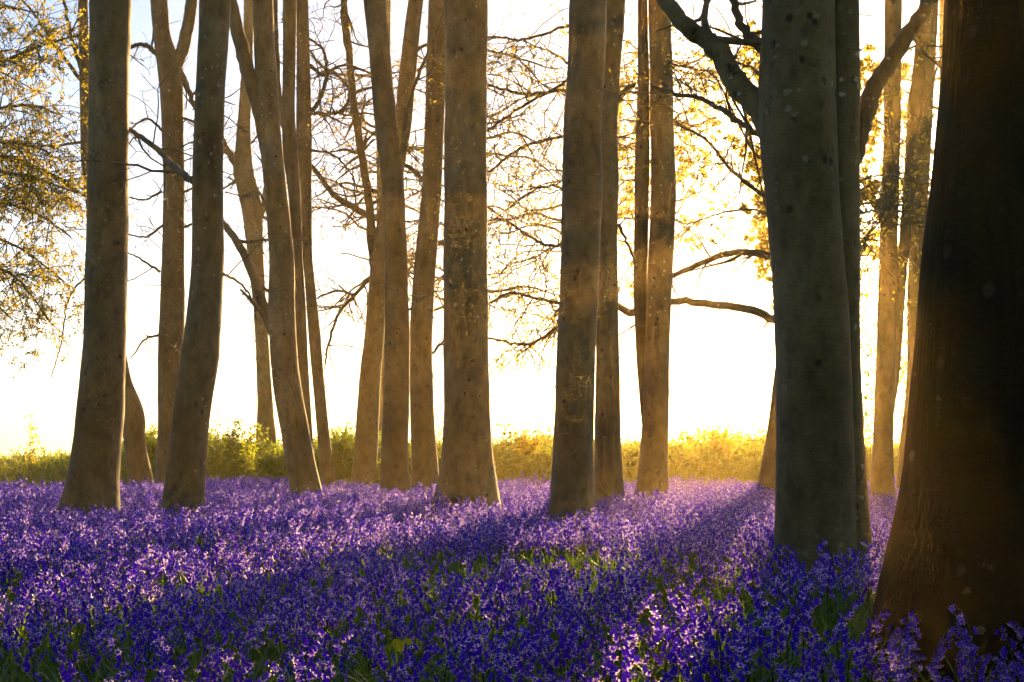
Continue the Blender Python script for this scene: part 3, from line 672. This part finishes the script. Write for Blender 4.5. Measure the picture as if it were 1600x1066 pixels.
# tops that fall inside the frame: nearest 300 become plants of their own
py = HORIZON + F * (CAM_Z - (z + 0.30 * sc)) / y
cand = np.where(inview & (py < 1058))[0]
near = cand[np.argsort(y[cand])][:300]
rest = np.setdiff1d(np.arange(len(x)), near)
n = len(rest)
rot = np.stack([rng.normal(0, 0.06, n), rng.normal(0, 0.06, n), rng.uniform(0, 6.283, n)], -1)
scatter('bluebell_carpet', PLANTS, np.stack([x[rest], y[rest], z[rest]], -1), rot, sc[rest], rng.integers(0, 14, n) + np.where((y[rest] > 11) & (rng.random(n) < 0.85), 14, 0),
        'dense carpet of violet bluebells spreading between all the trunks', 'flower carpet')

# the single plants: eight built with parts, then copied
bell_me = None
def proto_plant(k):
    global bell_me
    sp = SPECS[k]
    if bell_me is None:
        b = MB(); bell(b, np.eye(4)); bell_me = b.mesh('bell', [M_PETAL, M_TIP], smooth=False)
    parts = []
    m = MB(); m.tube(sp['P'], sp['R'], 5)
    for M, s, p in sp['bells']:
        q = np.array(M.translation); m.tube([p, (p + q) / 2 + [0, 0, 0.003], q], [0.0009, 0.0008, 0.0008], 3, cap=False)
    parts.append(('stem', m.mesh('stem', [M_STEM]), Matrix.Identity(4)))
    for M, s, p in sp['bells']: parts.append(('bell', bell_me, M @ Matrix.Scale(s, 4)))
    for lf in sp['leaves']:
        m = MB(); blade(m, None, *lf); parts.append(('leaf', m.mesh('leaf', [M_BLADE], smooth=False), Matrix.Identity(4)))
    return parts
PROTO = [proto_plant(k) for k in range(8)]
BLABEL = 'single violet bluebell with nodding bells at the carpet\'s open front edge'
for q, kk in enumerate(near):
    e = empty('bluebell', (x[kk], y[kk], z[kk])); e.scale = (sc[kk],) * 3
    e.rotation_euler = (rng.normal(0, 0.10), rng.normal(0, 0.10), rng.uniform(0, 6.283))
    props(e, BLABEL, 'flower', 'bluebells along the front of the carpet')
    for nm, me, M in PROTO[q % 8]:
        c = bpy.data.objects.new(nm, me); COL.objects.link(c); c.parent = e; c.matrix_local = M

# ---- strap leaves between the flowers
def leaf_tuft(k):
    r = np.random.default_rng(300 + k); m = MB()
    for _ in range(9):
        blade(m, None, r.uniform(0.14, 0.34), r.uniform(0.007, 0.015), r.uniform(0, 6.283), r.uniform(0.1, 0.9), r.uniform(0.4, 1.9), base=(r.normal(0, 0.03), r.normal(0, 0.03), 0))
    return m.mesh('leaf_tuft_%d' % k, [M_BLADE], smooth=False)
x2, y2 = wedge(13000, 3.4, 18, rng); ok = free(x2, y2) & (rng.random(len(x2)) < np.clip(1.3 - y2 / 20, 0.2, 1)); x2, y2 = x2[ok], y2[ok]; n = len(x2)
scatter('strap_leaves', [leaf_tuft(k) for k in range(7)], np.stack([x2, y2, ground_z(x2, y2)], -1), np.stack([rng.normal(0, 0.1, n), rng.normal(0, 0.1, n), rng.uniform(0, 6.283, n)], -1),
        rng.uniform(0.7, 1.15, n), rng.integers(0, 7, n), 'dark green strap leaves filling gaps under the flowers', 'leaves')

# ---- the bank: grass at its foot, brambles over it
def grass_tuft(k):
    r = np.random.default_rng(400 + k); m = MB()
    for _ in range(16):
        blade(m, None, r.uniform(0.12, 0.32), r.uniform(0.004, 0.009), r.uniform(0, 6.283), r.uniform(0.05, 0.6), r.uniform(0.2, 1.4), base=(r.normal(0, 0.05), r.normal(0, 0.05), 0), segs=4)
    return m.mesh('grass_tuft_%d' % k, [M_GRASS], smooth=False)
n = 9000
x3 = rng.uniform(-18, 17, n); y3 = 30.6 + 5.5 * rng.random(n) ** 1.3
scatter('bank_grass', [grass_tuft(k) for k in range(6)], np.stack([x3, y3, ground_z(x3, y3)], -1), np.stack([rng.normal(0, 0.1, n), rng.normal(0, 0.1, n), rng.uniform(0, 6.283, n)], -1),
        rng.uniform(0.7, 1.4, n), rng.integers(0, 6, n), 'bright green grass along the foot of the bank', 'grass')
def bramble_sprig(k):
    r = np.random.default_rng(500 + k); m = MB(); 
    for _ in range(3):
        az = r.uniform(0, 6.283); L = r.uniform(0.3, 0.7); th = r.uniform(0.0, 0.5); P = [np.zeros(3)]
        for j in range(7):
            P.append(P[-1] + L / 7 * np.array([math.cos(az) * math.sin(th), math.sin(az) * math.sin(th), math.cos(th)])); th += r.uniform(0.05, 0.3)
        P = np.array(P); m.tube(P, np.linspace(0.005, 0.002, 8), 3, mi=1, cap=False)
        pts = [P[j] + r.normal(0, 0.035, 3) for j in range(1, 8) for _ in range(4)]
        leaf_mesh(m, pts, 0.075, r, 0)
    return m.mesh('bramble_sprig_%d' % k, [M_BRAMBLE, M_BARK], smooth=False)
n = 9500
x4 = rng.uniform(-19, 19, n); y4 = rng.uniform(32.2, 39.5, n)
dn = noise2(x4, y4, 21, 0.9)
right = smooth(1.5, 4.0, x4)                              # the bank is mostly grass beyond the middle
ok = (rng.random(n) > right * 0.45) & (dn > -1.3) & (y4 > 32.6 + 0.6 * np.sin(x4)); x4, y4, dn = x4[ok], y4[ok], dn[ok]; n = len(x4)
scatter('bramble_bank', [bramble_sprig(k) for k in range(8)], np.stack([x4, y4, ground_z(x4, y4)], -1), np.stack([rng.normal(0, 0.2, n), rng.normal(0, 0.2, n), rng.uniform(0, 6.283, n)], -1),
        rng.uniform(0.45, 1.05, n) * np.clip(1 + 0.30 * dn, 0.5, 1.7) * (0.75 + 0.25 * smooth(-11.5, -8, x4)), rng.integers(0, 8, n), 'tangled brambles and nettles covering the low bank behind the trees', 'brambles')

# ------------------------------------------------------------------ saplings and shrubs
def sapling(label, px, top, bot, Y, n, width, mat, seed, name='sapling', leaf=0.07, cat='sapling'):
    r = np.random.default_rng(seed); b = at(px, bot, Y); base = np.array([b[0], Y, float(ground_z(b[0], Y))]); tz = at(px, top, Y)[2] - base[2]
    e = empty(name, base); props(e, label, cat)
    for k in range(n):
        a = r.uniform(0, 6.283); m = MB(); h = tz * r.uniform(0.65, 1.0) if k else tz; sp = r.uniform(0.2, 1) * width if k else 0.03
        P = spline(np.array([[0.02 * math.cos(a), 0.02 * math.sin(a), -0.05], [sp * 0.4 * math.cos(a), sp * 0.3 * math.sin(a), h * 0.5], [sp * math.cos(a), sp * 0.6 * math.sin(a), h]]), 10)
        P[1:] += r.normal(0, 0.012, (9, 3)); m.tube(P, np.linspace(0.009, 0.003, 10), 5)
        pts = []
        for j in range(3, 10):
            for _ in range(2):
                d = r.normal(0, 1, 3); d[2] = abs(d[2]) * 0.4; d /= np.linalg.norm(d); q = P[j] + d * r.uniform(0.08, 0.22); m.tube([P[j], (P[j] + q) / 2 + [0, 0, 0.01], q], [0.003, 0.002, 0.0015], 3, cap=False)
                for _ in range(4): pts.append(P[j] + (q - P[j]) * r.uniform(0.4, 1.1) + r.normal(0, 0.02, 3))
        st = m.build('stem', M_BARK, e)
        m = MB(); leaf_mesh(m, pts, leaf, r); f = m.build('foliage', mat, st, smooth=False); f['kind'] = 'stuff'
sapling('lime-green leafy sapling before the brambles, left of the pale leaning beech', 388, 684, 765, 31.2, 7, 0.42, M_LIME, 61)
sapling('thin lone sapling on the low open end of the bank', 48, 652, 730, 33.5, 3, 0.25, M_SPRING, 62)
sapling('small lime sapling in the gap beside the thick knotty central trunk', 687, 640, 740, 33, 4, 0.3, M_LIME, 63)
sapling('small leafy sapling on the bank right of the thick knotty central trunk', 790, 644, 740, 34, 3, 0.3, M_SPRING, 64)
sapling('leafy sapling on the bank between the forked beech and the curved dark beech', 338, 655, 740, 32.5, 4, 0.35, M_LIME, 65)
sapling('low bushy sapling at the foot of the wavy forked beech', 594, 722, 765, 31, 4, 0.2, M_LIME, 66)
sapling('slight sapling on the bank right of the twin stems', 1068, 655, 740, 34, 2, 0.15, M_SPRING, 67)
sapling('tall thicket shrub in the slot between the double trunk and the golden-lit trunk', 1356, 420, 760, 27.5, 9, 0.35, M_LIME, 68, 'thicket_shrub', 0.08, 'shrub')
sapling('tall thicket shrub behind the brown trunk leaning to the dark near trunk', 1425, 480, 760, 29.5, 8, 0.3, M_SPRING, 69, 'thicket_shrub', 0.08, 'shrub')

for k, (px, top, w, mt, lab) in enumerate(((235, 672, 0.5, M_BRAMBLE, 'rounded green bush on the bank between the swollen elbow and the forked beech'), (365, 660, 0.7, M_BRAMBLE, 'broad green bush on the bank behind the lime sapling'),
        (535, 664, 0.6, M_BRAMBLE, 'leafy bush on the bank between the slim dark stem and the wavy forked beech'), (822, 668, 0.6, M_SPRING, 'golden-lit bush on the bank between the central knotty trunk and the smooth swollen beech'),
        (1130, 672, 0.7, M_SPRING, 'low golden bush on the grassy bank before the open white sky'))):
    sapling(lab, px, top, 740, 33.6, 16, w, mt, 80 + k, 'bush', 0.085, 'bush')

# ---- broad leaf among the flowers
b = at(628, 985, 5.9); e = empty('broad_leaved_plant', (b[0], 5.9, float(ground_z(b[0], 5.9)))); props(e, 'single yellow-green heart-shaped leaf glowing among the front flowers', 'plant')
def heart(acc, c, size, az):
    a = np.linspace(0, 2 * math.pi, 17)[:-1]
    X = size * 0.52 * np.sin(a) ** 3 * 1.1; Z = size * 0.032 * (13 * np.cos(a) - 5 * np.cos(2 * a) - 2 * np.cos(3 * a) - np.cos(4 * a))
    Yy = -0.25 * np.abs(X)
    P = np.stack([X * math.cos(az) - Yy * math.sin(az), X * math.sin(az) + Yy * math.cos(az), Z], -1) + c
    acc.add(np.vstack([c[None], P]), [(0, 1 + k, 1 + (k + 1) % 16) for k in range(16)])
for dx, dz, s, az in ((0.0, 0.215, 0.078, 0.15), (-0.062, 0.20, 0.055, 1.1)):
    c = np.array([dx, 0, dz])
    m = MB(); m.tube([[dx * 0.2, 0, -0.02], [dx * 0.7, 0.01, dz * 0.6], c], [0.003, 0.0025, 0.0015], 5); st = m.build('stem', M_STEM, e)
    m = MB(); heart(m, c, s, az); m.build('leaf', M_LIME, st, smooth=False)
# ---- dry stalks and fallen twigs
def stalk(name, label, cat, p0, p1, r, mat):
    p0, p1 = np.array(p0), np.array(p1); m = MB(); L = np.linalg.norm(p1 - p0)
    P = spline(np.array([p0 * 0, (p1 - p0) * 0.5 + [0, 0.01 * L, 0.03 * L], p1 - p0]), 9); P[1:-1] += RNG.normal(0, 0.006 * L, (7, 3))
    m.tube(P, np.linspace(r, r * 0.4, 9), 6)
    m.tube([P[5], P[5] + [0.06 * L, 0, 0.05 * L]], [r * 0.5, r * 0.25], 4)
    o = m.build(name, mat); o.location = p0; props(o, label, cat)
stalk('dry_stalk', 'dry straw stalk slanting against the slimmer half-hidden trunk', 'stalk', at(952, 775, 19.5), at(935, 755, 19.6), 0.006, M_STRAW)
stalk('fallen_twig', 'pale fallen twig lying on flowers before the smooth beech with a swelling', 'twig', at(1012, 872, 10), at(986, 850, 10.6), 0.006, M_STRAW)
stalk('fallen_twig', 'short straw twig among flowers left of the central knotty trunk', 'twig', at(610, 868, 11), at(604, 855, 11.4), 0.005, M_STRAW)

# ------------------------------------------------------------------ haze
m, nt, out = new_mat('haze_air')
pv = nt.nodes.new('ShaderNodeVolumePrincipled')
pv.inputs['Color'].default_value = (1.0, 0.70, 0.22, 1); pv.inputs['Absorption Color'].default_value = (1, 1, 1, 1); pv.inputs['Density'].default_value = HAZE_DENSITY; pv.inputs['Anisotropy'].default_value = HAZE_G
nt.links.new(pv.outputs[0], out.inputs['Volume'])
hb = MB(); x0, x1, y0, y1, z0, z1 = -950, 950, -320, 1050, -4.0, 20.5
hb.add([(a, b, c) for c in (z0, z1) for b in (y0, y1) for a in (x0, x1)], [(0, 2, 3, 1), (4, 5, 7, 6), (0, 1, 5, 4), (2, 6, 7, 3), (0, 4, 6, 2), (1, 3, 7, 5)])
props(hb.build('haze', m, smooth=False), 'golden evening haze filling the wood', 'haze', kind='stuff')
